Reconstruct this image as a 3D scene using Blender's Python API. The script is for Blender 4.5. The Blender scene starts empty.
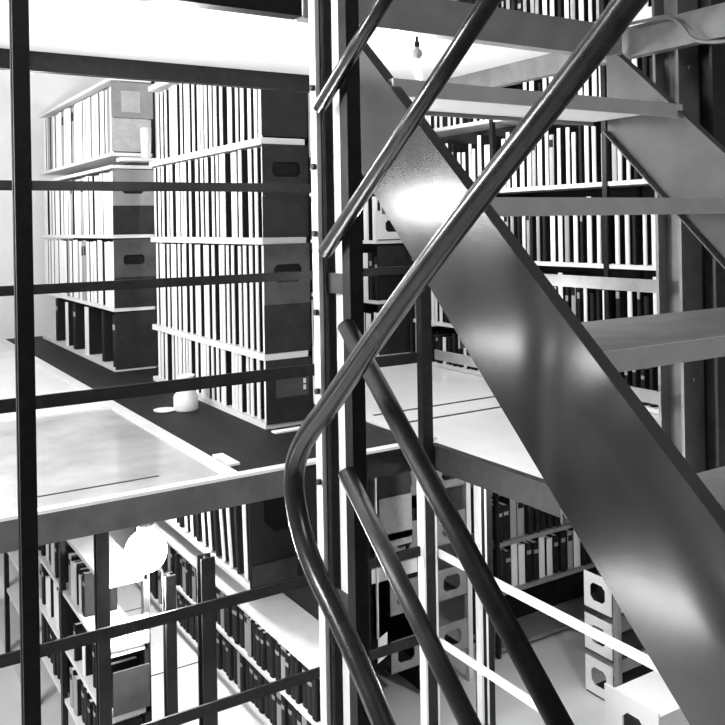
import bpy, bmesh, math, random
from mathutils import Vector, Matrix
random.seed(11)
S = bpy.context.scene
COL = S.collection
PI = math.pi

# ------------------------------------------------------------------ camera
EYE = Vector((0, 0, 1.27))
YAW, ROLL, FPX, CX, CY = math.radians(32), math.radians(1.0), 866.0, 362.5, 225.0
FW = Vector((math.sin(YAW), math.cos(YAW), 0))
RT = Vector((math.cos(YAW), -math.sin(YAW), 0))
UP = Vector((0, 0, 1))
CR = RT * math.cos(ROLL) - UP * math.sin(ROLL)
CU = UP * math.cos(ROLL) + RT * math.sin(ROLL)
cam = bpy.data.cameras.new('camera')
co = bpy.data.objects.new('camera', cam); COL.objects.link(co)
M3 = Matrix((CR, CU, -FW)).transposed()
co.matrix_world = Matrix.Translation(EYE) @ M3.to_4x4()
cam.sensor_width = 36; cam.sensor_fit = 'HORIZONTAL'
cam.lens = FPX / 725 * 36
cam.shift_y = -(362.5 - CY) / 725
cam.clip_start = 0.02
S.camera = co


def ray(px, py):
    return FW + CR * ((px - CX) / FPX) - CU * ((py - CY) / FPX)


def onX(px, py, X):           # point of a sight line on the plane x = X
    d = ray(px, py); return EYE + d * ((X - EYE.x) / d.x)


def onY(px, py, Y):
    d = ray(px, py); return EYE + d * ((Y - EYE.y) / d.y)


# ------------------------------------------------------------------ materials
def mat(name, col, rough=.5, metal=0.0, var=0.0, scale=8.0, bump=0.0, rvar=0.0, spec=.5, stretch=None):
    m = bpy.data.materials.new(name); m.use_nodes = True
    nt = m.node_tree; b = nt.nodes['Principled BSDF']
    b.inputs['Base Color'].default_value = (col, col, col, 1)
    b.inputs['Roughness'].default_value = rough
    b.inputs['Metallic'].default_value = metal
    b.inputs['Specular IOR Level'].default_value = spec
    if var or bump or rvar:
        tc = nt.nodes.new('ShaderNodeTexCoord')
        mp = nt.nodes.new('ShaderNodeMapping')
        if stretch: mp.inputs['Scale'].default_value = stretch
        nz = nt.nodes.new('ShaderNodeTexNoise'); nz.inputs['Scale'].default_value = scale
        nz.inputs['Detail'].default_value = 6; nz.inputs['Roughness'].default_value = .6
        nt.links.new(tc.outputs['Object'], mp.inputs['Vector'])
        nt.links.new(mp.outputs['Vector'], nz.inputs['Vector'])
        if var:
            mr = nt.nodes.new('ShaderNodeMapRange')
            mr.inputs[1].default_value = .3; mr.inputs[2].default_value = .7
            mr.inputs[3].default_value = max(0, col - var); mr.inputs[4].default_value = min(1, col + var)
            nt.links.new(nz.outputs['Fac'], mr.inputs[0]); nt.links.new(mr.outputs[0], b.inputs['Base Color'])
        if rvar:
            m2 = nt.nodes.new('ShaderNodeMapRange')
            m2.inputs[3].default_value = max(.02, rough - rvar); m2.inputs[4].default_value = rough + rvar
            nt.links.new(nz.outputs['Fac'], m2.inputs[0]); nt.links.new(m2.outputs[0], b.inputs['Roughness'])
        if bump:
            bp = nt.nodes.new('ShaderNodeBump'); bp.inputs['Strength'].default_value = bump; bp.inputs['Distance'].default_value = .004
            nt.links.new(nz.outputs['Fac'], bp.inputs['Height']); nt.links.new(bp.outputs['Normal'], b.inputs['Normal'])
    return m


def emat(name, strength):
    m = bpy.data.materials.new(name); m.use_nodes = True
    b = m.node_tree.nodes['Principled BSDF']
    b.inputs['Base Color'].default_value = (1, 1, 1, 1)
    b.inputs['Emission Color'].default_value = (1, 1, 1, 1)
    b.inputs['Emission Strength'].default_value = strength
    return m


IRON = mat('black_iron', .008, .5, var=.005, scale=25, bump=.25, spec=.22)
IRONG = mat('dark_grey_iron', .030, .42, var=.010, scale=18, bump=.2, spec=.35)
IRONM = mat('mid_grey_iron', .15, .38, var=.04, scale=10, bump=.1)
PIPE = mat('handrail_pipe', .018, .24, var=.008, scale=14, spec=.6)
PLATE = mat('stringer_steel', .14, .16, metal=.75, var=.02, scale=5, rvar=.012)
BEAMM = mat('beam_grey', .085, .4, var=.02, scale=10)
PANELB = mat('case_end_black', .009, .55, var=.004, scale=9, spec=.2)
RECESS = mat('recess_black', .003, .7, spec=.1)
SIDEQ = mat('dulled_stringer', .075, .5, var=.02, scale=6, spec=.3)  # far stringer's shade set in its colour; matte, mirrors no light bands
NOSE = mat('lit_nosing', .55, .45, var=.06, scale=9)  # tread fronts paler than tops; light from the near side painted in
BEAML = mat('landing_beam_lit', .30, .45, var=.05, scale=6)
TREADM = mat('tread_iron', .20, .4, var=.05, scale=10)
WHITE = mat('white_paint', .86, .5, var=.03, scale=3)
PALE = mat('pale_shelf_paint', .78, .35, var=.05, scale=6)
GLASS = mat('deck_plate', .42, .16, var=.10, scale=2.2, rvar=.06)
DECKW = mat('pale_deck_plate', .80, .3, var=.06, scale=2.0)
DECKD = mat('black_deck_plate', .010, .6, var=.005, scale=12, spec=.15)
FLOORM = mat('pale_floor', .84, .45, var=.04, scale=1.5)
JOINT = mat('joint_black', .01, .7)
BWHITE = mat('pale_cloth', .84, .6, var=.05, scale=30)
BGREY = mat('grey_cloth', .30, .6, var=.06, scale=30)
BDARK = mat('dark_cloth', .010, .7, var=.006, scale=40, spec=.2)
PAGE = mat('page_block', .72, .7, var=.06, scale=60, stretch=(1, 1, .05))
PANEL = mat('end_panel_paint', .022, .5, var=.008, scale=9, bump=.1, spec=.3)
PANELL = mat('end_panel_light', .07, .45, var=.02, scale=9, spec=.3)
BRKT = mat('bracket_grey', .24, .4, var=.03, scale=12)
PAPER = mat('paper', .85, .8)
LABEL = mat('faded_label', .40, .7, var=.05, scale=20)
BULB = emat('lamp_glow', 60)
BULBS = emat('lamp_glow_soft', 8)


# ------------------------------------------------------------------ mesh helpers
def bx(bm, x0, x1, y0, y1, z0, z1, mi=0):
    vs = [bm.verts.new(p) for p in ((x0, y0, z0), (x1, y0, z0), (x1, y1, z0), (x0, y1, z0), (x0, y0, z1), (x1, y0, z1), (x1, y1, z1), (x0, y1, z1))]
    for q in ((0, 3, 2, 1), (4, 5, 6, 7), (0, 1, 5, 4), (1, 2, 6, 5), (2, 3, 7, 6), (3, 0, 4, 7)):
        f = bm.faces.new([vs[i] for i in q]); f.material_index = mi


def prism(bm, pts, axis, a0, a1, mi=0):
    """closed outline pts (2-D, in the two other axes) pushed along axis from a0 to a1"""
    def P(p, a):
        if axis == 'x': return (a, p[0], p[1])
        if axis == 'y': return (p[0], a, p[1])
        return (p[0], p[1], a)
    n = len(pts)
    A = [bm.verts.new(P(p, a0)) for p in pts]; B = [bm.verts.new(P(p, a1)) for p in pts]
    fs = [bm.faces.new(A), bm.faces.new(B[::-1])]
    for i in range(n):
        fs.append(bm.faces.new((A[i], B[i], B[(i + 1) % n], A[(i + 1) % n])))
    for f in fs: f.material_index = mi


def tube(bm, pts, r, n=16, mi=0, caps=True):
    rs = r if isinstance(r, (list, tuple)) else [r] * len(pts)
    rings = []; prev = None
    for i, p in enumerate(pts):
        p = Vector(p)
        a = Vector(pts[max(i - 1, 0)]); b = Vector(pts[min(i + 1, len(pts) - 1)])
        t = (b - a).normalized()
        if prev is None:
            ref = Vector((1, 0, 0)) if abs(t.x) < .9 else Vector((0, 1, 0))
        else:
            ref = prev
        u = (ref - t * ref.dot(t)).normalized(); v = t.cross(u); prev = u
        rings.append([bm.verts.new(p + (u * math.cos(2 * PI * k / n) + v * math.sin(2 * PI * k / n)) * rs[i]) for k in range(n)])
    for i in range(len(rings) - 1):
        for k in range(n):
            f = bm.faces.new((rings[i][k], rings[i][(k + 1) % n], rings[i + 1][(k + 1) % n], rings[i + 1][k])); f.smooth = True; f.material_index = mi
    if caps:
        bm.faces.new(rings[0][::-1]).material_index = mi; bm.faces.new(rings[-1]).material_index = mi


def smooth_path(pts, k=6):
    pts = [Vector(p) for p in pts]; out = []
    for i in range(len(pts) - 1):
        p0 = pts[max(i - 1, 0)]; p1 = pts[i]; p2 = pts[i + 1]; p3 = pts[min(i + 2, len(pts) - 1)]
        for j in range(k):
            t = j / k
            out.append(.5 * ((2 * p1) + (p2 - p0) * t + (2 * p0 - 5 * p1 + 4 * p2 - p3) * t * t + (3 * p1 - p0 - 3 * p2 + p3) * t ** 3))
    out.append(pts[-1]); return out


def lathe(bm, prof, n=20, mi=0):
    rings = [[bm.verts.new((r * math.cos(2 * PI * k / n), r * math.sin(2 * PI * k / n), z)) for k in range(n)] for r, z in prof]
    for i in range(len(rings) - 1):
        for k in range(n):
            f = bm.faces.new((rings[i][k], rings[i][(k + 1) % n], rings[i + 1][(k + 1) % n], rings[i + 1][k])); f.smooth = True; f.material_index = mi
    bm.faces.new(rings[0][::-1]).material_index = mi; bm.faces.new(rings[-1]).material_index = mi


def mesh_of(name, bm, mats, bevel=0):
    bmesh.ops.recalc_face_normals(bm, faces=bm.faces)
    if bevel:
        bmesh.ops.bevel(bm, geom=[e for e in bm.edges if e.calc_face_angle(0) > .6], offset=bevel, segments=2, affect='EDGES', profile=.6)
    me = bpy.data.meshes.new(name); bm.to_mesh(me); bm.free()
    for m in (mats if isinstance(mats, (list, tuple)) else [mats]): me.materials.append(m)
    return me


def obj(name, bm, mats, parent=None, loc=(0, 0, 0), bevel=0):
    o = bpy.data.objects.new(name, mesh_of(name, bm, mats, bevel)); COL.objects.link(o)
    o.location = loc
    if parent:
        o.parent = parent                               # helper meshes are written in world coordinates
        off = Vector((0, 0, 0)); q = parent
        while q: off += q.location; q = q.parent
        o.location = Vector(loc) - off
    return o


def thing(name, label, cat, loc=(0, 0, 0), group=None):
    o = bpy.data.objects.new(name, None); COL.objects.link(o); o.empty_display_size = .1
    o.location = loc; o['label'] = label; o['category'] = cat
    if group: o['group'] = group
    return o


def tag(o, label, cat, group=None):
    o['label'] = label; o['category'] = cat
    if group: o['group'] = group
    return o


def struct(name, bm, mats, bevel=0):
    o = obj(name, bm, mats, bevel=bevel); o['kind'] = 'structure'; return o


def B():
    return bmesh.new()


def box(x0, x1, y0, y1, z0, z1):
    bm = B(); bx(bm, x0, x1, y0, y1, z0, z1); return bm


# ------------------------------------------------------------------ the setting
LOW = -2.1            # floor of the tier below
UPZ = 2.1             # deck of the tier above
struct('floor', box(-3, 9, .2, 11, LOW - .1, LOW), FLOORM)
bm = B()
for x in (2.02,):
    pass
for y in (5.2, 6.4, 7.6, 8.8):
    bx(bm, 1.8, 2.45, y, y + .012, LOW, LOW + .002)
struct('trim_1', bm, JOINT)
struct('wall_back', box(-3, 9, 11, 11.15, LOW, 4.2), WHITE)
struct('wall_right', box(9, 9.15, .2, 11.15, LOW, 4.2), WHITE)

EY, EX = 4.10, 2.98   # edges of the stair opening
# deck of this tier: plates of different finish
bm = B(); bx(bm, .2, 1.72, EY + .01, 6.15, -.04, 0)
struct('floor', bm, GLASS)
bm = B()
a = onY(35, 497, 4.4); bx(bm, .85, 1.45, 4.33, 4.345, 0, .002)
struct('trim_2', bm, JOINT)
bm = B(); bx(bm, 1.72, 1.80, EY + .01, 10.9, -.04, .012); bx(bm, .2, 1.72, 6.15, 6.23, -.04, .012)
struct('trim_3', bm, PALE)
bm = B(); bx(bm, .2, 1.72, 6.23, 6.50, -.04, -.004); bx(bm, .2, 1.72, 6.56, 10.9, -.04, 0)
struct('floor', bm, DECKW)
bm = B(); bx(bm, .2, 1.72, 6.50, 6.56, -.04, -.002)
struct('trim_4', bm, JOINT)
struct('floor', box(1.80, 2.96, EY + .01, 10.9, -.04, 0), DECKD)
struct('trim_5', box(2.96, 3.06, EY + .01, 10.9, -.04, .012), PALE)
bm = B(); bx(bm, 3.06, 9, .6, 10.9, -.04, 0); bx(bm, 3.0, 3.06, .6, 4.1, -.04, 0)
struct('floor', bm, DECKW)
bm = B()
for y in (4.55, 4.85): bx(bm, 3.10, 4.5, y, y + .03, 0, .002)
struct('trim_6', bm, JOINT)
# edge beams of this tier
def beam(name, x0, x1, y0, y1, z0, z1, m, along):
    bm = B()
    if along == 'x':
        bx(bm, x0, x1, y0, y0 + .012, z0, z1); bx(bm, x0, x1, y0 + .012, y1, z0, z0 + .012); bx(bm, x0, x1, y0 + .012, y1, z1 - .012, z1)
    else:
        bx(bm, x0, x0 + .012, y0, y1, z0, z1); bx(bm, x0 + .012, x1, y0, y1, z0, z0 + .012); bx(bm, x0 + .012, x1, y0, y1, z1 - .012, z1)
    return struct(name, bm, m)
beam('trim_7', .2, 2.02, EY - .05, EY, -.135, .003, BEAMM, 'x')
beam('trim_8', 2.02, 2.93, EY - .05, EY, -.135, .003, IRON, 'x')
beam('trim_9', 2.95, 3.0, .6, EY - .06, -.135, .003, IRON, 'y')
struct('trim_10', box(.2, 3.0, EY - .05, EY + .01, .003, .018), PALE)  # pale strip paints in the lit top edge of the deck
# tier above: landing over the stair and decks
LY = 2.55
bm = B(); bx(bm, -1.2, 2.98, LY + .06, EY - .06, UPZ - .03, UPZ)
struct('floor', bm, WHITE)
beam('trim_11', 1.38, 2.92, LY, LY + .06, UPZ - .135, UPZ, BEAML, 'x')  # one beam in two tones: this paler length paints in the light
beam('trim_14', -1.2, 1.37, LY, LY + .06, UPZ - .13, UPZ, IRON, 'x')  # same beam, darker length with its shade painted in
beam('trim_12', .2, 2.93, EY - .05, EY, UPZ - .115, UPZ, IRON, 'x')
beam('trim_13', 2.95, 3.0, .6, EY - .06, UPZ - .13, UPZ, IRONM, 'y')
struct('ceiling', box(-1.2, 9, 4.1, 11.15, 4.2, 4.3), WHITE)


# ------------------------------------------------------------------ iron posts and railings
def hpost(x, y, z0, z1, w, t=.014):
    bm = B()
    bx(bm, x - w / 2, x + w / 2, y - w / 2, y - w / 2 + t, z0, z1)
    bx(bm, x - w / 2, x + w / 2, y + w / 2 - t, y + w / 2, z0, z1)
    bx(bm, x - t / 2, x + t / 2, y - w / 2 + t, y + w / 2 - t, z0, z1)
    return bm


def bolts(parent, pts, m, axis='y'):
    bm = B()
    for p in pts:
        tube(bm, [p, Vector(p) + Vector((0, -.012, 0) if axis == 'y' else (-.012, 0, 0))], .012, 8)
    o = obj('bolt', bm, m, parent); return o


def column(x, y, z0, z1, w, m, label, boltz=()):
    t = thing('iron_column', label, 'column', (x, y, z0))
    obj('shaft', hpost(x, y, z0, z1, w), m, t)
    for z in boltz:
        bolts(t, [(x, y - w / 2, z)], m)
    return t


p = onY(25, 360, 2.42)
column(p.x, 2.42, LOW, 4.2, .042, IRON, 'tall black iron column at the left edge, in front of the left railings')
p = onX(672, 225, 3.03)
column(3.07, p.y, 0, 4.2, .13, IRONM, 'tall grey iron column behind the stair treads, near the right edge', (.6, 1.9))
p = onX(706, 225, 3.12)
column(3.16, p.y, 0, 4.2, .10, IRONG, 'dark iron column at the right edge, nearest the camera on the right deck')

for px, w, zt, lb in ((103, .06, -.05, 'dark iron column of the lower tier, leftmost of the three under the left deck'),
                      (170, .055, -.50, 'dark iron column of the lower tier, cut off in glare right of the bulb'),  # top cut away where the lamp's glare washes it out
                      (207, .075, -.45, 'thick short iron column of the lower tier, below the leaning books')):
    p = onY(px, 640, 4.3)
    column(p.x, 4.3, LOW, zt, w, IRON, lb)
p = onX(484, 600, 3.5)
cc = column(3.5, p.y, LOW, -.05, .085, IRON, 'slim black column with pale edges under the right deck')
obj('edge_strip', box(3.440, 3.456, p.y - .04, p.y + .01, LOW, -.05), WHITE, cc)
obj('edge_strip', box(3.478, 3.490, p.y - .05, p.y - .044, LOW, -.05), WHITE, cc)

RAILH = .035


def railing(label, zs, along, fixed, a0, a1, m, posts=(), pz=(0, 1.5), th=.012, rh=.044):
    t = thing('railing', label, 'railing', (a0 if along == 'x' else fixed, fixed if along == 'x' else a0, min(zs) - .3))
    for z in zs:
        bm = B()
        if along == 'x': bx(bm, a0, a1, fixed - th, fixed, z - rh / 2, z + rh / 2)
        else: bx(bm, fixed, fixed + th, a0, a1, z - rh / 2, z + rh / 2)
        obj('rail', bm, m, t)
    for q in posts:
        if along == 'x': obj('post', hpost(q, fixed + .035, pz[0], pz[1], .07, .01), m, t)
        else: obj('post', hpost(fixed + .035, q, pz[0], pz[1], .07, .01), m, t)
    return t


xl = .25
pc = onX(419, 520, 2.97)
rw = railing('black three-bar railing along the front of the left deck', (1.01, 1.47), 'x', 4.03, xl, 2.86, IRON)
obj('rail', box(xl, 2.86, 4.018, 4.03, .48, .54), IRON, rw)
railing('black two-bar railing of the lower tier, crossing in front of the bulb', (-.59, -1.09), 'x', 4.03, xl, 2.86, IRON, rh=.055)
railing('grey two-bar railing along the edge of the right deck', (.52, .99), 'y', 2.97, 2.42, 4.0, IRONM, rh=.055)
railing('lamp-whitened two-bar railing of the lower tier under the right deck', (-.62, -1.13), 'y', 2.97, .9, 4.0, WHITE, rh=.045)  # lamp light on the bars painted in as white
t = thing('iron_post', 'slim black post with a pale edge, at the corner of the two decks', 'post', (2.92, 4.02, LOW))
obj('shaft', box(2.875, 2.945, 3.99, 4.04, LOW, 1.55), IRON, t)
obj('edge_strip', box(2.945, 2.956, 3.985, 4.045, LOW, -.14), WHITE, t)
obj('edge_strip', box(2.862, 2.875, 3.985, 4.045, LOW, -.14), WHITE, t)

# ------------------------------------------------------------------ stair with the wide plate
XP, XQ = 1.45, 2.80


def line_in_plane(X, a, b):
    p, q = onX(*a, X), onX(*b, X)
    s = (p.z - q.z) / (p.y - q.y)
    return s, p.z - s * p.y


s1, c1 = line_in_plane(XP, (400, 100), (715, 520))
s2, c2 = line_in_plane(XP, (455, 330), (690, 725))
def zu(y): return s1 * y + c1
def zl(y): return s2 * y + c2
print('stringer', s1, c1, s2, c2, zu(2.4), zl(2.4))
stair = thing('staircase', 'steep iron staircase with a wide grey plate side, descending to the right', 'staircase', (XP, .2, LOW))
YT, YB = LY - .02, .25
def stringer_outline():
    ytop = min(YT, (UPZ - .14 - c1) / s1 + 0) if zu(YT) > UPZ - .14 else YT
    return [(YB, zl(YB)), (YB, zu(YB)), (ytop, zu(ytop)), (YT, min(zu(YT), UPZ - .14)), (YT, zl(YT))]
def dedupe(pts):
    out = []
    for q in pts:
        if not out or (abs(q[0] - out[-1][0]) + abs(q[1] - out[-1][1])) > 1e-4: out.append(q)
    return out
for X, nm in ((XP, 'stringer'), (XQ, 'stringer')):
    bm = B(); prism(bm, dedupe(stringer_outline()), 'x', X, X + .012)
    o = obj(nm, bm, PLATE if X == XP else SIDEQ, stair)
    # thin flange angle along each edge, on the tread side
    bm = B()
    for c, s, d in ((c1, s1, -.03), (c2, s2, .03)):
        y0, y1 = YB, YT
        f = (zu if c == c1 else zl)
        yy1 = YT if f(YT) < UPZ - .15 else (UPZ - .15 - c) / s
        prism(bm, [(y0, f(y0)), (yy1, f(yy1)), (yy1, f(yy1) + d * .25), (y0, f(y0) + d * .25)], 'x', X + (.012 if X == XP else -.03), X + (.042 if X == XP else 0))
    fl = obj('edge_flange', bm, PLATE if X == XP else SIDEQ, o)
# treads: located by the three that show
tr = []
z_at = []
for px, py, Xr in ((683, 111, XQ), (757, 206, XQ)):
    p = onX(px, py, XQ); tr.append((p.y, p.z))
print('treads', tr)
y1, z1 = tr[0]; g = .375; r_ = .372
p3 = onY(600, 356, y1 - 2 * g); print('tread3', p3)
for k in range(-1, 5):
    y, z = y1 - g * k, z1 - r_ * k
    if z > UPZ - .2: continue
    bm = B()
    bx(bm, XP + .014, XQ - .002, y, y + .008, z - .026, z + .026)
    obj('nosing', bm, NOSE, stair); bm = B()
    bx(bm, XP + .014, XQ - .002, y + .008, y + .45, z + .016, z + .026)
    bx(bm, XP + .014, XQ - .002, y + .45, y + .458, z - .01, z + .026)
    o = obj('tread', bm, TREADM, stair)
    bm = B(); bx(bm, XP + .02, XQ - .01, y + .008, y + .45, z + .006, z + .016)
    s_ = obj('underside', bm, WHITE, stair)

# ------------------------------------------------------------------ pipe railing of the other flight
XR, XB = .95, 1.10
rl = thing('stair_railing', 'curved iron pipe handrail with slanting bars on two newel posts', 'railing', (XR, 1.8, LOW))
hp = [(735, -130), (630, 0), (610, 27), (545, 112), (475, 202), (420, 275), (375, 338), (330, 404), (310, 431), (298, 455), (294, 480), (297, 510), (305, 543), (317, 575), (334, 610), (357, 660), (384, 725), (420, 812)]
pts = [onX(a, b, XR) for a, b in hp]
path = smooth_path(pts, 6)
bm = B()
rr = []
for q in path:
    f = (q - EYE).dot(FW); rr.append(.0205 + .0045 * max(0, min(1, (f - 1.2) / .8)))
tube(bm, path, rr, 20)
obj('handrail', bm, PIPE, rl)


def bar(a, b, X, r, m, ext=(0, 0)):
    p, q = onX(*a, X), onX(*b, X); d = q - p
    p = p - d * ext[0]; q = q + d * ext[1]
    bm = B(); tube(bm, [p, q], r, 16); return obj('slanting_bar', bm, m, rl)


P1 = onX(331, 225, XB); P2 = onX(352, 225, XB)
bar((319, 108), (384, 0), XB - .042, .0175, PIPE, (0, .6))
bar((325, 252), (490, 0), XB - .042, .0185, PIPE, (0, .35))
bar((346, 325), (560, 725), XB - .042, .022, IRON, (0, .15))
bar((346, 472), (470, 725), XB - .042, .021, IRONG, (0, .2))
# newel made of a pair of angles with a gap
bm = B()
bx(bm, XB - .020, XB + .026, P1.y + .026, P1.y + .036, LOW, 3.0)
bx(bm, XB - .020, XB - .012, P1.y - .002, P1.y + .026, LOW, 3.0)
nw = obj('newel_post', bm, IRONG, rl)
bm = B(); bx(bm, XB - .034, XB - .022, P1.y + .006, P1.y + .038, LOW, 3.0)  # pale strip paints in the post face lit from the left
nw_lit = obj('edge_strip', bm, PALE, rl)
bm = B(); bx(bm, XB + .002, XB + .010, P1.y - .052, P1.y - .016, LOW, 3.0)  # second pale strip, painting in a lit face between the posts
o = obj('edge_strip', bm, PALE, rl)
bm = B(); bx(bm, XB - .018, XB + .020, P2.y - .016, P2.y + .020, LOW, 2.0)
obj('newel_post', bm, IRON, rl)
for z in (.62, .85, 1.05, 1.25, 1.42, 1.62):
    bm = B(); tube(bm, [(XB - .034, P1.y + .016, z), (XB - .044, P1.y + .016, z)], .008, 8); obj('rivet', bm, IRONG, nw_lit)
for z in (.30, 1.10):
    bm = B(); bx(bm, XB - .012, XB + .0, P2.y + .02, P1.y + .024, z, z + .05); obj('spacer', bm, IRONG, rl)

# ------------------------------------------------------------------ books
ORD = ['first', 'second', 'third', 'fourth', 'fifth', 'sixth', 'seventh', 'eighth', 'ninth', 'tenth', 'eleventh', 'twelfth', 'thirteenth', 'fourteenth', 'fifteenth', 'sixteenth', 'seventeenth', 'eighteenth', 'nineteenth', 'twentieth']
TENS = {20: 'twenty', 30: 'thirty', 40: 'forty', 50: 'fifty'}
def ordinal(n):
    if n <= 20: return ORD[n - 1]
    t, u = n // 10 * 10, n % 10
    return {20: 'twentieth', 30: 'thirtieth', 40: 'fortieth', 50: 'fiftieth'}[t] if u == 0 else TENS[t] + '-' + ORD[u - 1]


def book_mesh(name, spine, side, band=None):
    """unit book: thickness x 0..1, depth y 0..1 (spine at y=0), height z 0..1; boards, rounded spine and inset pages"""
    bm = B()
    bx(bm, 0, .14, .04, 1, 0, 1, 1); bx(bm, .86, 1, .04, 1, 0, 1, 1)
    prism(bm, [(0, .05), (.0, .03), (.16, .008), (.5, 0), (.84, .008), (1, .03), (1, .05)], 'z', 0, 1, 0)
    bx(bm, .14, .86, .05, .96, .015, .985, 2)
    if band:
        for z0, z1 in band:
            prism(bm, [(.03, .028), (.16, .005), (.5, -.003), (.84, .005), (.97, .028)], 'z', z0, z1, 3)
    return mesh_of(name, bm, [spine, side, PAGE, BDARK if spine != BDARK else BGREY])


WB = [book_mesh('pale_volume', BWHITE, BDARK)]
GB = [book_mesh('grey_volume', BGREY, BDARK), book_mesh('grey_volume', BGREY, BDARK, [(.75, .9)])]
DB = [book_mesh('dark_volume', BDARK, BDARK), book_mesh('dark_volume', BDARK, BDARK, [(.72, .82)])]
KIND = {'w': (WB, 'pale'), 'g': (GB, 'grey'), 'd': (DB, 'dark')}


def row(where, group, along, face, a0, a1, z, h, depth, pitch, fill, mix, hj=.04, lean=.0, gap_first=0.0, maxn=99, noun='volume', inset=.02, start_word='near end', skips=()):
    """books along a shelf from the near end a0 to the far end a1; the spine looks to -X ('y' rows) or -Y ('x' rows)"""
    n = 0; a = a0 + gap_first
    while n < maxn:
        k = random.choice(mix)
        th = pitch * fill * random.uniform(.75, 1.2)
        if k == 'd': th *= .8
        if a + th > a1: break
        for s0, s1 in skips:
            if a < s1 and a + th > s0: a = s1 + .004
        if a + th > a1: break
        hh = h * (1 - random.random() * hj)
        ms, word = KIND[k]
        o = bpy.data.objects.new('book', random.choice(ms)); COL.objects.link(o)
        ins = inset * random.uniform(.4, 1.6)
        d = depth * random.uniform(.93, 1.0)
        o.scale = (th, d, hh)
        ln = random.uniform(-lean, lean)
        if along == 'y':
            o.rotation_euler = (0, 0, -PI / 2); o.location = (face + ins, a + th, z + .0015)
            if ln: o.rotation_euler = (0, 0, -PI / 2)
        else:
            o.location = (a, face + ins, z + .0015)
        n += 1
        tag(o, '%s %s, %s from the %s, %s' % (word, noun, ordinal(n), start_word, where), 'book', group)
        a += th + pitch * (1 - fill) * random.uniform(.5, 1.5)
    return n


def leaning(where, group, face, ys, z, h, depth, th, ang, kinds, noun='leaning volume', along='y'):
    for i, (y, k, an) in enumerate(zip(ys, kinds, ang)):
        ms, word = KIND[k]
        o = bpy.data.objects.new('book', ms[0]); COL.objects.link(o)
        o.scale = (th, depth, h)
        o.rotation_euler = Matrix.Rotation(-PI / 2, 3, 'Z').to_euler() if along == 'y' else (0, 0, 0)
        R = Matrix.Rotation(an, 3, 'X') @ Matrix.Rotation(-PI / 2, 3, 'Z')
        o.rotation_euler = R.to_euler()
        o.location = (face + .02, y, z + (abs(math.sin(an)) * th if an > 0 else 0) + .002)
        tag(o, '%s %s, %s from the near end, %s' % (word, noun, ordinal(i + 1), where), 'book', group)


# ------------------------------------------------------------------ shelving
def plate_hole(bm, axis, pos, t, a0, a1, z0, z1, hole, mi=0):
    """sheet with a rounded oblong hole; axis 'y': sheet in XZ at y=pos, 'x': sheet in YZ at x=pos; hole = (ha0, ha1, hz0, hz1)"""
    h0, h1, k0, k1 = hole; c = min(h1 - h0, k1 - k0) * .22
    inner = [(h0 + c, k0), (h1 - c, k0), (h1, k0 + c), (h1, k1 - c), (h1 - c, k1), (h0 + c, k1), (h0, k1 - c), (h0, k0 + c)]
    outer = [(a0, z0), (a1, z0), (a1, z1), (a0, z1)]
    def P(q, d): return (q[0], pos + d, q[1]) if axis == 'y' else (pos + d, q[0], q[1])
    L = []
    for d in (0, t):
        L.append(([bm.verts.new(P(q, d)) for q in outer], [bm.verts.new(P(q, d)) for q in inner]))
    for O, I in L:
        for q in ((O[0], O[1], I[1], I[0]), (O[1], I[2], I[1]), (O[1], O[2], I[3], I[2]), (O[2], I[4], I[3]), (O[2], O[3], I[5], I[4]), (O[3], I[6], I[5]), (O[3], O[0], I[7], I[6]), (O[0], I[0], I[7])):
            bm.faces.new(q).material_index = mi
    (O0, I0), (O1, I1) = L
    for i in range(4): bm.faces.new((O0[i], O0[(i + 1) % 4], O1[(i + 1) % 4], O1[i])).material_index = mi
    for i in range(8): bm.faces.new((I0[i], I1[i], I1[(i + 1) % 8], I0[(i + 1) % 8])).material_index = mi


def shelf_board(bm, along, face, depth, a0, a1, z, t=.03):
    if along == 'y': bx(bm, face, face + depth, a0, a1, z - t, z)
    else: bx(bm, a0, a1, face, face + depth, z - t, z)


def bookcase(label, along, face, depth, a0, a1, zb, zt, shelves, bays=1, shelf_mat=PALE, post_mat=IRON, post_w=.03, back=True, posts_front=True, t=.03, group=None):
    base = (face, a0, zb) if along == 'y' else (a0, face, zb)
    r = thing('bookcase', label, 'bookcase', base, group)
    for z in shelves:
        bm = B(); shelf_board(bm, along, face, depth, a0, a1, z, t); obj('shelf', bm, shelf_mat, r)
    for i in range(bays + 1):
        a = a0 + (a1 - a0) * i / bays
        lo, hi = (a, a + post_w) if i == 0 else ((a - post_w, a) if i == bays else (a - post_w / 2, a + post_w / 2))
        for q in ((face - .012, face + .02), (face + depth - .02, face + depth + .012)):
            if q[0] < face and not posts_front: continue
            bm = B()
            if along == 'y': bx(bm, q[0], q[1], lo, hi, zb, zt)
            else: bx(bm, lo, hi, q[0], q[1], zb, zt)
            obj('upright', bm, post_mat, r)
    if back:
        bm = B()
        if along == 'y': bx(bm, face + depth, face + depth + .01, a0, a1, zb, zt - .002)
        else: bx(bm, a0, a1, face + depth, face + depth + .01, zb, zt - .002)
        obj('back_panel', bm, IRON, r)
    return r


def bracket(r, axis, pos, a0, a1, z0, z1, m, hole=True, name='end_bracket', t=.008):
    bm = B()
    w, h = a1 - a0, z1 - z0
    if hole:
        plate_hole(bm, axis, pos, t, a0, a1, z0, z1, (a0 + w * .22, a1 - w * .22, z0 + h * .25, z1 - h * .25) if hole is True else hole)
    else:
        if axis == 'y': bx(bm, a0, a1, pos, pos + t, z0, z1)
        else: bx(bm, pos, pos + t, a0, a1, z0, z1)
    return obj(name, bm, m, r)


TOPD = UPZ - .032     # underside of the deck above
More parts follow.
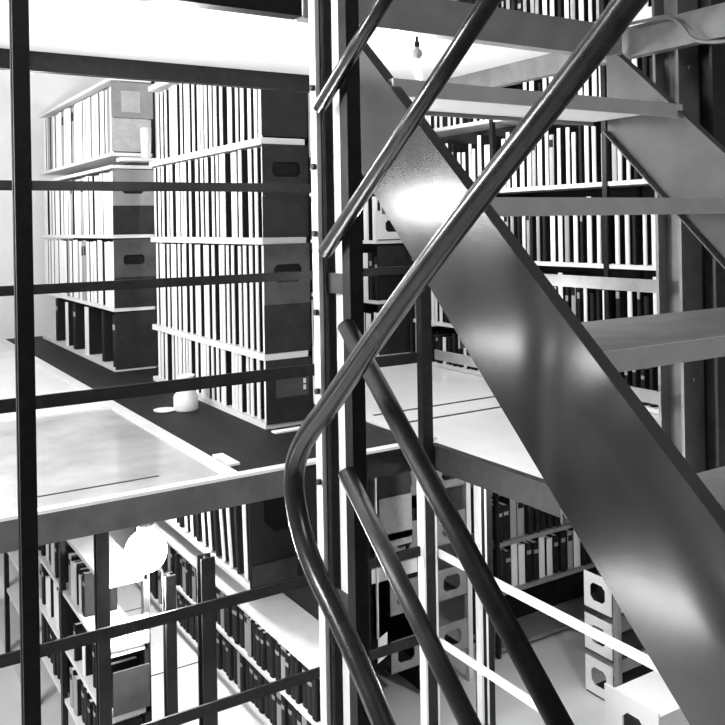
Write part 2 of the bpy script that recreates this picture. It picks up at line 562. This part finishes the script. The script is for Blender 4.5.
# --- near left range
LV = (.035, .47, 1.20, 1.83)
BX, BD = 2.34, .33
BY0, BY1 = 4.93, 7.10
bk = bookcase('near left bookcase packed with pale folios, standing on the left deck', 'y', BX, BD, BY0, BY1, 0, 2.46, LV + (2.46,), 2, posts_front=False, t=.042)
ORDS = ('bottom shelf', 'third shelf down', 'second shelf down', 'top shelf')
for z, h, w in zip(LV, (.385, .68, .58, .56), ORDS):
    row('%s of near left bookcase' % w, 'pale folios in the near left bookcase', 'y', BX, BY0 + .02, BY1 - .02, z, h, .28, .090, .43, 'w', hj=.012)
for z, zt in ((.47, 1.17), (1.20, 1.80)):
    pb = bracket(bk, 'y', BY0 - .012, BX + .004, BX + BD - .004, z + (zt - z) * .44, zt - .01, PANELL if z < 1 else PANEL, hole=(BX + .07, BX + .27, z + (zt - z) * .64, z + (zt - z) * .80))
    bracket(bk, 'y', BY0 - .006, BX + .004, BX + BD - .004, z + .002, z + (zt - z) * .44 - .001, PANEL, hole=False, name='end_panel')
bracket(bk, 'y', BY0 - .012, BX + .004, BX + BD - .004, 1.84, 2.42, PANEL, hole=False, name='end_panel')
ep = bracket(bk, 'y', BY0 - .012, BX + .004, BX + BD - .004, .03, .43, PANEL, hole=False, name='end_panel')
bm = B(); bx(bm, BX + .07, BX + .30, BY0 - .017, BY0 - .012, .19, .36)
o = obj('raised_plate', bm, PANELL, bk)
bm = B()
for i in range(3): bx(bm, BX + .262, BX + .280, BY0 - .020, BY0 - .017, .225 + i * .04, .255 + i * .04)
obj('label_slip', bm, PAPER, bk)

# --- far left range, same row beyond a gap
AX, AY0, AY1 = 2.18, 7.65, 10.6
AL = (.04, .57, 1.22, 1.95)
ak = bookcase('far left bookcase beyond the gap, with a pale label on its end', 'y', AX, BD + .06, AY0, AY1, 0, 2.62, AL + (1.84, 2.62), 2, posts_front=False)
for z, h, w in zip(AL[1:], (.60, .57, .60), ORDS[1:]):
    n = row('%s of far left bookcase' % w, 'pale folios in the far left bookcase', 'y', AX, AY0 + .02, AY1 - .05, z, h, .3, .105, .72, 'wwwwwwwg', hj=.03)
row('bottom shelf of far left bookcase', 'pale folios in the far left bookcase', 'y', AX, AY0 + .05, AY1 - .4, AL[0], .47, .3, .42, .28, 'wdwd', hj=.03)
bracket(ak, 'y', AY0 - .012, AX + .004, AX + .38, 2.26, 2.58, BRKT, hole=False, name='end_panel')
bracket(ak, 'y', AY0 - .010, AX + .004, AX + .36, 1.96, 2.255, LABEL, hole=False, name='end_panel')
bm = B(); bx(bm, AX + .09, AX + .26, AY0 - .018, AY0 - .012, 2.31, 2.50); obj('label_slip', bm, LABEL, ak)
for z, zt in ((.57, 1.19), (1.22, 1.81)):
    bracket(ak, 'y', AY0 - .012, AX + .004, AX + .38, z + (zt - z) * .44, zt - .01, BRKT if z > 1 else PANELL, hole=(AX + .09, AX + .28, z + (zt - z) * .62, z + (zt - z) * .76))
    bracket(ak, 'y', AY0 - .006, AX + .004, AX + .38, z + .002, z + (zt - z) * .44 - .001, PANEL, hole=False, name='end_panel')
bracket(ak, 'y', AY0 - .012, AX + .004, AX + .38, .03, .53, PANEL, hole=False, name='end_panel')

# --- range glimpsed between the newel and the handrail
CX0, CY0 = 4.43, 6.85
ck = bookcase('far bookcase seen between the newel posts and the curved handrail', 'y', CX0, .38, CY0, 10.6, 0, TOPD, (.04, .55, 1.12, 1.62), 2, posts_front=False)
for z, h, w in zip((.04, .55, 1.12, 1.62), (.44, .46, .42, .36), ORDS):
    row('%s of far bookcase behind newel' % w, 'volumes in the far bookcase behind the newel', 'y', CX0, CY0 + .03, 8.6, z, h, .28, .12, .6, 'wwwwwd', hj=.15)
bracket(ck, 'y', CY0 - .012, CX0 + .004, CX0 + .37, .80, 1.07, PANEL, hole=False, name='end_panel')
bracket(ck, 'y', CY0 - .012, CX0 + .004, CX0 + .37, 1.13, 1.40, WHITE, hole=(CX0 + .10, CX0 + .30, 1.20, 1.31))
bracket(ck, 'y', CY0 - .012, CX0 + .004, CX0 + .37, .04, .52, PANEL, hole=False, name='end_panel')

# --- right range
DX, DY0, DY1 = 4.6, 3.0, 6.55
DL = (.035, .40, .97, 1.54, 2.11, 2.66)
dk = bookcase('long right bookcase full of mixed volumes behind the stair', 'y', DX, .34, DY0, DY1, 0, 3.3, DL, 3, posts_front=True, post_w=.04)
DO = ('bottom shelf', 'second shelf up', 'third shelf up', 'fourth shelf up', 'fifth shelf up', 'topmost shelf in view')
for z, h, w, mx in zip(DL, (.32, .50, .48, .46, .28, .5), DO, ('dddddw', 'wwwdddg', 'wwwgdd', 'wwwwdg', 'wwd', 'wwwdg')):
    row('%s of long right bookcase' % w, 'mixed volumes in the long right bookcase', 'y', DX, DY0 + .045, DY1 - .045, z, h, .26, .074, .54, mx, hj=.3, skips=[(DY0 + (DY1 - DY0) * i / 3 - .025, DY0 + (DY1 - DY0) * i / 3 + .025) for i in (1, 2)])
bracket(dk, 'y', DY0 - .012, DX + .004, DX + .33, .04, 3.2, PANEL, hole=False, name='end_panel')
obj('fascia', box(DX - .014, DX - .002, DY0, DY1, 2.42, 2.655), WHITE, dk)

# --- lower tier: double range under the left deck
LX, LY0, LY1 = 2.45, 4.45, 8.2
LL = (-2.02, -1.70, -1.38)
lk = bookcase('low bookcase in the lower tier with an empty white shelf, below the left deck', 'y', LX, .34, LY0, LY1, LOW, -.06, LL, 3, posts_front=False, post_w=.03, t=.02)
row('bottom shelf of low bookcase under deck', 'dark volumes in the low bookcase under the left deck', 'y', LX, LY0 + .04, LY1 - .1, LL[0], .285, .26, .085, .85, 'ddddgd', hj=.15)
row('second shelf up of low bookcase under deck', 'dark volumes in the low bookcase under the left deck', 'y', LX, LY0 + .04, LY1 - .1, LL[1], .285, .26, .085, .85, 'ddddgd', hj=.15)
bm = B(); bx(bm, LX, LX + .34, 5.44, LY1, -1.23, -1.20); obj('shelf', bm, PALE, lk)
leaning('top shelf below left deck', 'leaning folios on the top shelf below the left deck', LX, [5.60 + .13 * i for i in range(13)], -1.195, .84, .27, .05,
        [-.05, -.09, -.13, -.15, -.13, -.12, -.10, -.09, -.08, -.08, -.07, -.06, -.05], 'wdwwdwwdwwdww', 'leaning folio')
bm = B(); plate_hole(bm, 'y', 5.42, .012, LX - .01, 3.06, -1.20, -.06, (LX + .10, 2.92, -.84, -.42)); obj('end_panel', bm, PANELB, lk)
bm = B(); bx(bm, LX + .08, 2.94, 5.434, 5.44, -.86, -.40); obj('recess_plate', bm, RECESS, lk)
bracket(lk, 'y', 5.405, LX, 3.04, -1.18, -1.04, PANEL, hole=False, name='foot_strip')
NY = 4.82
na, nb_ = onY(340, 500, NY).x, onY(411, 500, NY).x
nk = thing('cabinet', 'dark steel cabinet hung under the deck with two pale panels, right of newel', 'cabinet', ((na + nb_) / 2, NY, -1.1))
obj('body', box(na, nb_, NY, NY + .14, -.80, -.06), PANEL, nk)
p = onY(379, 500, NY - .01); q = onY(410, 536, NY - .01)
obj('pale_panel', box(p.x, nb_ - .003, NY - .012, NY - .002, q.z, p.z), LABEL, nk)
p = onY(388, 548, NY - .01); q = onY(410, 575, NY - .01)
obj('pale_panel', box(p.x, nb_ - .003, NY - .012, NY - .002, max(q.z, -.79), p.z), LABEL, nk)
p = onY(346, 586, NY - .05)
obj('shelf', box(na + .02, nb_, NY - .06, NY + .12, p.z - .03, p.z + .06), WHITE, nk)
obj('hanger', box(nb_ - .02, nb_ - .004, NY + .02, NY + .05, p.z + .06, -.80), IRON, nk)
obj('hanger', box(na + .03, na + .05, NY + .02, NY + .05, p.z + .06, -.80), IRON, nk)

# --- double-faced range with cut-out brackets
KY = 5.0
kk = thing('bookcase', 'double-faced bookcase in the lower tier with square-holed grey brackets', 'bookcase', (3.30, KY, LOW))
for z in (-.62, -1.02, -1.42, -1.82):
    for a0, a1 in ((3.30, 3.55), (3.70, 3.97)):
        bracket(kk, 'y', KY, a0, a1, z - .02, z + .20, BRKT)
        bm = B(); bx(bm, a0, a1, KY + .01, 7.0, z - .03, z - .02); obj('shelf', bm, IRONG, kk)
obj('upright', box(3.60, 3.65, KY + .005, KY + .05, LOW, -.06), WHITE, kk)
obj('upright', box(3.985, 4.025, KY + .005, KY + .05, LOW, -.06), WHITE, kk)
obj('upright', box(3.60, 3.65, 6.95, 7.0, LOW, -.06), WHITE, kk)
obj('back_panel', box(3.62, 3.635, KY + .06, 6.94, LOW, -.06), IRON, kk)
for z, w in ((-.62, 'top'), (-1.02, 'second'), (-1.42, 'third')):
    row('%s shelf of double-faced bookcase with brackets' % w, 'dark volumes in the double-faced bookcase', 'y', 3.31, KY + .03, 6.9, z - .018, .30, .22, .12, .7, 'dddgd', hj=.2, maxn=12)

# --- range facing the camera under the right deck
FX0, FX1, FY = 4.38, 5.9, 5.15
fk = bookcase('bookcase of the lower tier facing the stair, with tattered books on two shelves', 'x', FY, .32, FX0, FX1, LOW, -.06, (-2.03, -1.60, -1.22, -.82), 1, shelf_mat=BRKT)
row('upper shelf of bookcase facing stair', 'worn volumes in the lower bookcase facing the stair', 'x', FY, FX0 + .05, FX1 - .05, -1.22, .33, .24, .085, .72, 'wdgwdd', hj=.2, start_word='left end')
row('lower shelf of bookcase facing stair', 'worn volumes in the lower bookcase facing the stair', 'x', FY, FX0 + .05, FX1 - .05, -1.60, .34, .24, .085, .78, 'dgdwdd', hj=.15, start_word='left end')
o = tag(obj('box_file', box(4.95, 5.12, FY + .02, FY + .2, -1.215 + .34, -1.215 + .36), PAPER), 'white paper lying across books under the right deck', 'paper')

# --- right range with white cut-out brackets
GX, GY = 4.60, 4.20
gk = thing('bookcase', 'bookcase under the right deck with white square-holed brackets on its end', 'bookcase', (GX, GY, LOW))
for z in (-1.48, -1.78, -2.08):
    bracket(gk, 'x', GX, GY, GY + .25, z, z + .25, WHITE)
    bm = B(); bx(bm, GX + .01, 6.0, GY, GY + .25, z - .02, z); obj('shelf', bm, IRONG, gk)
obj('upright', box(GX + .012, GX + .05, GY - .045, GY - .005, LOW, -.06), BRKT, gk)
obj('upright', box(5.96, 6.0, GY - .045, GY - .005, LOW, -.06), BRKT, gk)
row('upper shelf of white-bracketed bookcase', 'volumes behind the white brackets', 'x', GY, GX + .08, 5.9, -1.478, .34, .2, .09, .7, 'wgwdw', hj=.1, start_word='left end', inset=.01)
wb = thing('cabinet', 'low white cabinet with a square-holed end, bottom right under the stair', 'cabinet', (4.08, 3.4, LOW))
obj('body', box(4.11, 5.6, 3.40, 3.77, LOW, -1.64), WHITE, wb)
bm = B(); plate_hole(bm, 'x', 4.08, .012, 3.38, 3.79, LOW, -1.60, (3.49, 3.65, -1.88, -1.70)); obj('end_panel', bm, WHITE, wb)
bm = B(); bx(bm, 4.094, 4.108, 3.40, 3.77, LOW, -1.64); obj('inner_panel', bm, IRON, wb)

# --- lower left range with open shelves
E_X, E_Y0, E_D = 1.20, 4.46, .22
ELV = (-2.06, -1.55, -1.23, -.90, -.54)
ek = bookcase('half-empty white-shelved bookcase in the lower tier behind the left column', 'y', E_X, E_D, E_Y0, E_Y0 + .96 * 4, LOW, -.06, ELV, 4, post_w=.045, back=False, t=.025)
obj('back_panel', box(E_X + E_D + .002, E_X + E_D + .01, E_Y0, E_Y0 + 3.84, LOW, -.93), IRON, ek)  # black lower back stands in for shade behind the shelves
ESK = [(E_Y0 + .96 * i - .028, E_Y0 + .96 * i + .028) for i in range(4)]
bracket(ek, 'y', E_Y0 - .012, E_X + .03, E_X + E_D, -1.222, -1.00, PANEL, hole=False, name='end_panel')
bracket(ek, 'y', E_Y0 - .012, E_X + .03, E_X + E_D, -.89, -.74, BRKT, hole=(E_X + .08, E_X + .19, -.84, -.78))
few = 'few volumes on the white-shelved bookcase'
row('middle shelf of white-shelved bookcase', few, 'y', E_X, 4.95, 5.35, -.90, .24, .19, .07, .75, 'wwdgw', hj=.2, skips=ESK)
row('lower shelf of white-shelved bookcase', few, 'y', E_X, 4.55, 5.3, -1.23, .24, .19, .16, .3, 'dwdd', hj=.2, skips=ESK)
row('middle shelf in second bay of white-shelved bookcase', few, 'y', E_X, 5.5, 6.3, -.90, .27, .19, .11, .7, 'wdwd', hj=.2, skips=ESK)
row('top shelf in second bay of white-shelved bookcase', few, 'y', E_X, 5.6, 6.3, -.54, .36, .19, .11, .7, 'wdw', hj=.1, skips=ESK)
row('lower shelf in second bay of white-shelved bookcase', few, 'y', E_X, 5.5, 6.3, -1.23, .26, .19, .12, .6, 'dgw', hj=.2, skips=ESK)
row('second shelf up of white-shelved bookcase', few, 'y', E_X, 4.55, 6.2, -1.55, .25, .19, .10, .7, 'dddg', hj=.2, skips=ESK)

# ------------------------------------------------------------------ lamps and small things
def lampobj(name, loc, r, label, cord_top, m=BULB, power=None, socket=True):
    t = thing(name, label, 'lamp', loc)
    bm = B(); lathe(bm, [(r * .35, r * 1.3), (r * .40, r * 1.05)] + [(r * math.sin(a_), r * math.cos(a_)) for a_ in [.45 + (PI - .5) * i / 14 for i in range(14)]] + [(r * .03, -r)], 32)
    obj('bulb', bm, m, None, loc=loc); b = COL.objects[-1]; b.parent = t; b.location = (0, 0, 0)
    bm = B(); lathe(bm, [(min(r, .08) * .38, r * 1.3 + min(r, .08) * .9), (min(r, .08) * .5, r * 1.3 + min(r, .08) * .8), (min(r, .08) * .5, r * 1.25), (min(r, .08) * .42, r * 1.2)])
    s_ = obj('socket', bm, IRON, None); s_.parent = t
    bm = B(); tube(bm, [(0, 0, r * 1.3 + min(r, .08) * .8), (0, 0, cord_top - loc[2])], .006, 8)
    c_ = obj('cord', bm, IRON, None); c_.parent = t
    if power:
        l = bpy.data.lights.new('lamp_light', 'POINT'); l.energy = power; l.shadow_soft_size = r * 1.1
        lo = bpy.data.objects.new('lamp_light', l); COL.objects.link(lo); lo.location = Vector(loc) + Vector((0, 0, -r * 1.6))
    return t


p = onY(146, 551, 4.33)
lampobj('glare_bulb', tuple(p), .105, 'glowing bulb swollen to its white glare, hanging under the left deck', -.042, power=200)  # bare bulb enlarged to a globe to stand in for its glare
q = onY(417, 50, 2.85)
lampobj('hanging_bulb', (q.x, 2.85, UPZ - .14), .022, 'small grey bulb socket hanging under the landing, beside the stair plate', UPZ - .032, m=LABEL, power=None)

# white conical lamp shades seen small at left
def cup(p, r0, r1, h, label, cat='cup', name='paper_cup'):
    bm = B(); lathe(bm, [(r0, 0), (r0 * 1.02, .01), (r1, h - .008), (r1 * 1.04, h), (r1 * .9, h - .004), (r0 * .85, .02)], 20)
    return tag(obj(name, bm, WHITE, None, loc=p), label, cat)


# bright lamp flares on the dark deck, modelled as white solids
pd = onX(184, 402, 2.10); 
def on_z(px, py, z):
    d = ray(px, py); return EYE + d * ((z - EYE.z) / d.z)
p = on_z(186, 410, 0)
t = thing('highlight', 'white jug with a side spout modelled solid on the black deck', 'highlight', (p.x, p.y, 0))
bm = B(); lathe(bm, [(.075, 0), (.085, .01), (.085, .10), (.062, .13), (.055, .22), (.066, .245), (.058, .245), (.05, .2)], 24); o = obj('body', bm, WHITE); o.parent = t
bm = B(); tube(bm, [Vector((0, 0, .17)) - RT * .04, Vector((0, 0, .185)) - RT * .12], [.035, .022], 12); o = obj('lobe', bm, WHITE); o.parent = t
p = on_z(165, 411, .0)
bm = B(); lathe(bm, [(.02, 0), (.075, .004), (.08, .012), (.07, .010), (.02, .006)], 24)
tag(obj('glint', bm, WHITE, loc=(p.x, p.y, 0)), 'small white saucer on the black deck beside the jug', 'glint')  # second bright spot, modelled as a flat white disc
p = onY(146, 160, 7.3)
bm = B(); lathe(bm, [(.03, 0), (.04, .01), (.05, .27), (.045, .27), (.03, .02)], 20)
tag(obj('flare', bm, WHITE, loc=(onY(146, 160, 7.55).x, 7.55, 1.897)), 'slim white vase on a ledge at the far left bookcase end', 'flare')  # bright light flare modelled as a slim white solid
bm = B(); bx(bm, AX + .04, AX + .42, AY0 - .18, AY0 - .014, 1.865, 1.895)
obj('end_ledge', bm, PALE, ak)

# pull cord with a paper tag, lower centre
p = onY(377, 588, 4.6); q = onY(383, 645, 4.6)
t = thing('pull_cord', 'white pull cord with a paper tag, right of the newel post below', 'cord', (p.x, 4.6, -.05))
bm = B(); tube(bm, [(p.x, 4.6, -.045), (p.x, 4.6, q.z + .05)], .009, 8); obj('cord', bm, PAPER, t)
bm = B(); w = .035
prism(bm, [(p.x - .01, q.z - .10), (p.x + .06, q.z - .07), (p.x + .065, q.z + .08), (p.x - .005, q.z + .05)], 'y', 4.588, 4.592); obj('paper_tag', bm, PAPER, t)
# cable at the top right
pts = [onX(a, b, 2.9) for a, b in ((628, 24), (648, 20), (668, 17), (682, 26), (692, 38), (706, 42), (730, 41))]
bm = B(); tube(bm, smooth_path(pts, 5), .008, 8)
tag(obj('hanging_cable', bm, IRONM), 'thin grey cable looping past the column, top right', 'cable')
# loose papers on the white shelf and deck
p = on_z(288, 431, 0)
bm = B(); bx(bm, p.x - .10, p.x + .12, p.y - .03, p.y + .03, .001, .010)
tag(obj('paper_pad', bm, PAPER), 'white paper slip at the foot of the near left bookcase', 'paper')
p = on_z(226, 461, 0)
bm = B(); bx(bm, p.x - .03, p.x + .03, p.y - .12, p.y + .12, .001, .014)
tag(obj('paper_pad', bm, PAPER), 'white paper pad at the front edge of the black deck', 'paper')

# ------------------------------------------------------------------ books past the 300 largest become one mass
bpy.context.view_layer.update()
dg = bpy.context.evaluated_depsgraph_get()
books = [o for o in COL.objects if o.name.split('.')[0] == 'book']
score = {}
for o in books:
    mw = o.matrix_world
    f0 = (mw @ Vector((.5, 0, .5)) - EYE).dot(FW)
    seen = 0; N = 0
    for zz in (.06, .2, .35, .5, .65, .8, .94):
        for loc in ((.25, .0, zz), (.75, .0, zz), (.0, .4, zz), (1.0, .4, zz)):
            pt = mw @ Vector(loc); d = pt - EYE; f = d.dot(FW)
            px = CX + FPX * d.dot(CR) / f; py = CY - FPX * d.dot(CU) / f
            N += 1
            if not (0 <= px < 725 and 0 <= py < 725): continue
            hit, hl, nn, ii, ho, mm = S.ray_cast(dg, EYE, d.normalized(), distance=d.length + .05)
            if hit and ho.name == o.name: seen += 1
    score[o] = seen / N * (o.scale.x * .8 + o.scale.y * .3) * o.scale.z / f0 ** 2
order = sorted(books, key=lambda o: -score[o])
print('books', len(books), 'seen', sum(1 for o in books if score[o] > 0))
rest = order[300:]
bm = B()
for o in rest:
    tmp = bmesh.new(); tmp.from_mesh(o.data); tmp.transform(o.matrix_world)
    remap = {0: {'B': 0}}
    names = [m.name for m in o.data.materials]
    for f in tmp.faces: f.material_index = {'pale_cloth': 0, 'dark_cloth': 1, 'page_block': 2, 'grey_cloth': 3}[names[f.material_index]]
    me = bpy.data.meshes.new('tmp'); tmp.to_mesh(me); tmp.free(); bm.from_mesh(me); bpy.data.meshes.remove(me)
for o in rest: bpy.data.objects.remove(o)
me = bpy.data.meshes.new('book_mass'); bm.to_mesh(me); bm.free()
for m in (BWHITE, BDARK, PAGE, BGREY): me.materials.append(m)
o = bpy.data.objects.new('books', me); COL.objects.link(o)
tag(o, 'small far and half-hidden volumes filling the rest of the bookcases', 'books'); o['kind'] = 'stuff'

# ------------------------------------------------------------------ light
def area(name, loc, target, sx, sy, power):
    l = bpy.data.lights.new(name, 'AREA'); l.shape = 'RECTANGLE'; l.size = sx; l.size_y = sy; l.energy = power
    o = bpy.data.objects.new(name, l); COL.objects.link(o); o.location = loc
    o.rotation_euler = (Vector(target) - Vector(loc)).to_track_quat('-Z', 'Y').to_euler()
    return o
def point(name, loc, power, r=.06):
    l = bpy.data.lights.new(name, 'POINT'); l.energy = power; l.shadow_soft_size = r
    o = bpy.data.objects.new(name, l); COL.objects.link(o); o.location = loc; return o


area('left_fill', (-1.8, 4.2, 1.6), (1.3, 2.2, 1.2), 1.2, .5, 150)  # unseen area light added to brighten the handrail's left edge
area('left_fill', (-2.4, 2.8, 2.8), (2.0, 4.6, .9), 1.2, 1.0, 220)  # unseen area fill added from the left
area('stairwell_light', (1.2, -1.6, 3.4), (2.5, 5, .6), 1.5, 1.0, 40)
# unseen area lights added at left so the stair plate mirrors bright bands
MX = 2 * XP + 1.5
for (pa, pb_, r_, pw) in (((400, 190), (470, 218), .11, 20), ((470, 338), (640, 366), .05, 9), ((600, 568), (712, 628), .05, 6)):
    a, b = onX(*pa, MX), onX(*pb_, MX)
    ym, zm = (a.y + b.y) / 2, (a.z + b.z) / 2
    l = bpy.data.lights.new('plate_band_light', 'AREA'); l.shape = 'RECTANGLE'; l.size = abs(a.y - b.y); l.size_y = r_ * 2; l.energy = pw
    o = bpy.data.objects.new('plate_band_light', l); COL.objects.link(o); o.location = (2 * XP - MX, ym, zm)
    o.rotation_euler = Matrix(((0, 0, -1), (1, 0, 0), (0, -1, 0))).to_euler()
    print('tube', o.location, l.size)
point('aisle_lamp', (1.2, 6.2, 1.85), 60)
point('aisle_lamp', (1.3, 8.8, 1.85), 60)
point('aisle_lamp', (3.7, 5.0, 1.85), 60)
point('aisle_lamp', (3.8, 8.0, 1.85), 60)
point('landing_lamp', (1.2, 3.3, 1.75), 22)
point('landing_lamp', (2.2, 3.2, 1.75), 16)
point('tread_fill', (2.5, 3.4, .9), 14)  # unseen light added to whiten the tread undersides
point('lower_fill', (2.1, 6.6, -.35), 120, .1)  # unseen light added to whiten the lower aisle floor
point('lower_fill', (4.0, 3.4, -.4), 45)  # unseen light added for the lower right rails
point('upper_fill', (3.8, 4.6, 3.9), 60)  # unseen light added to whiten the wall of the tier above

w = bpy.data.worlds.new('world'); S.world = w; w.use_nodes = True
w.node_tree.nodes['Background'].inputs[0].default_value = (1, 1, 1, 1)
w.node_tree.nodes['Background'].inputs[1].default_value = .12
S.view_settings.view_transform = 'Standard'; S.view_settings.look = 'None'
S.view_settings.gamma = 1; S.view_settings.exposure = 0; S.view_settings.use_curve_mapping = False
S.cycles.use_light_tree = False
S.cycles.sample_clamp_indirect = 4
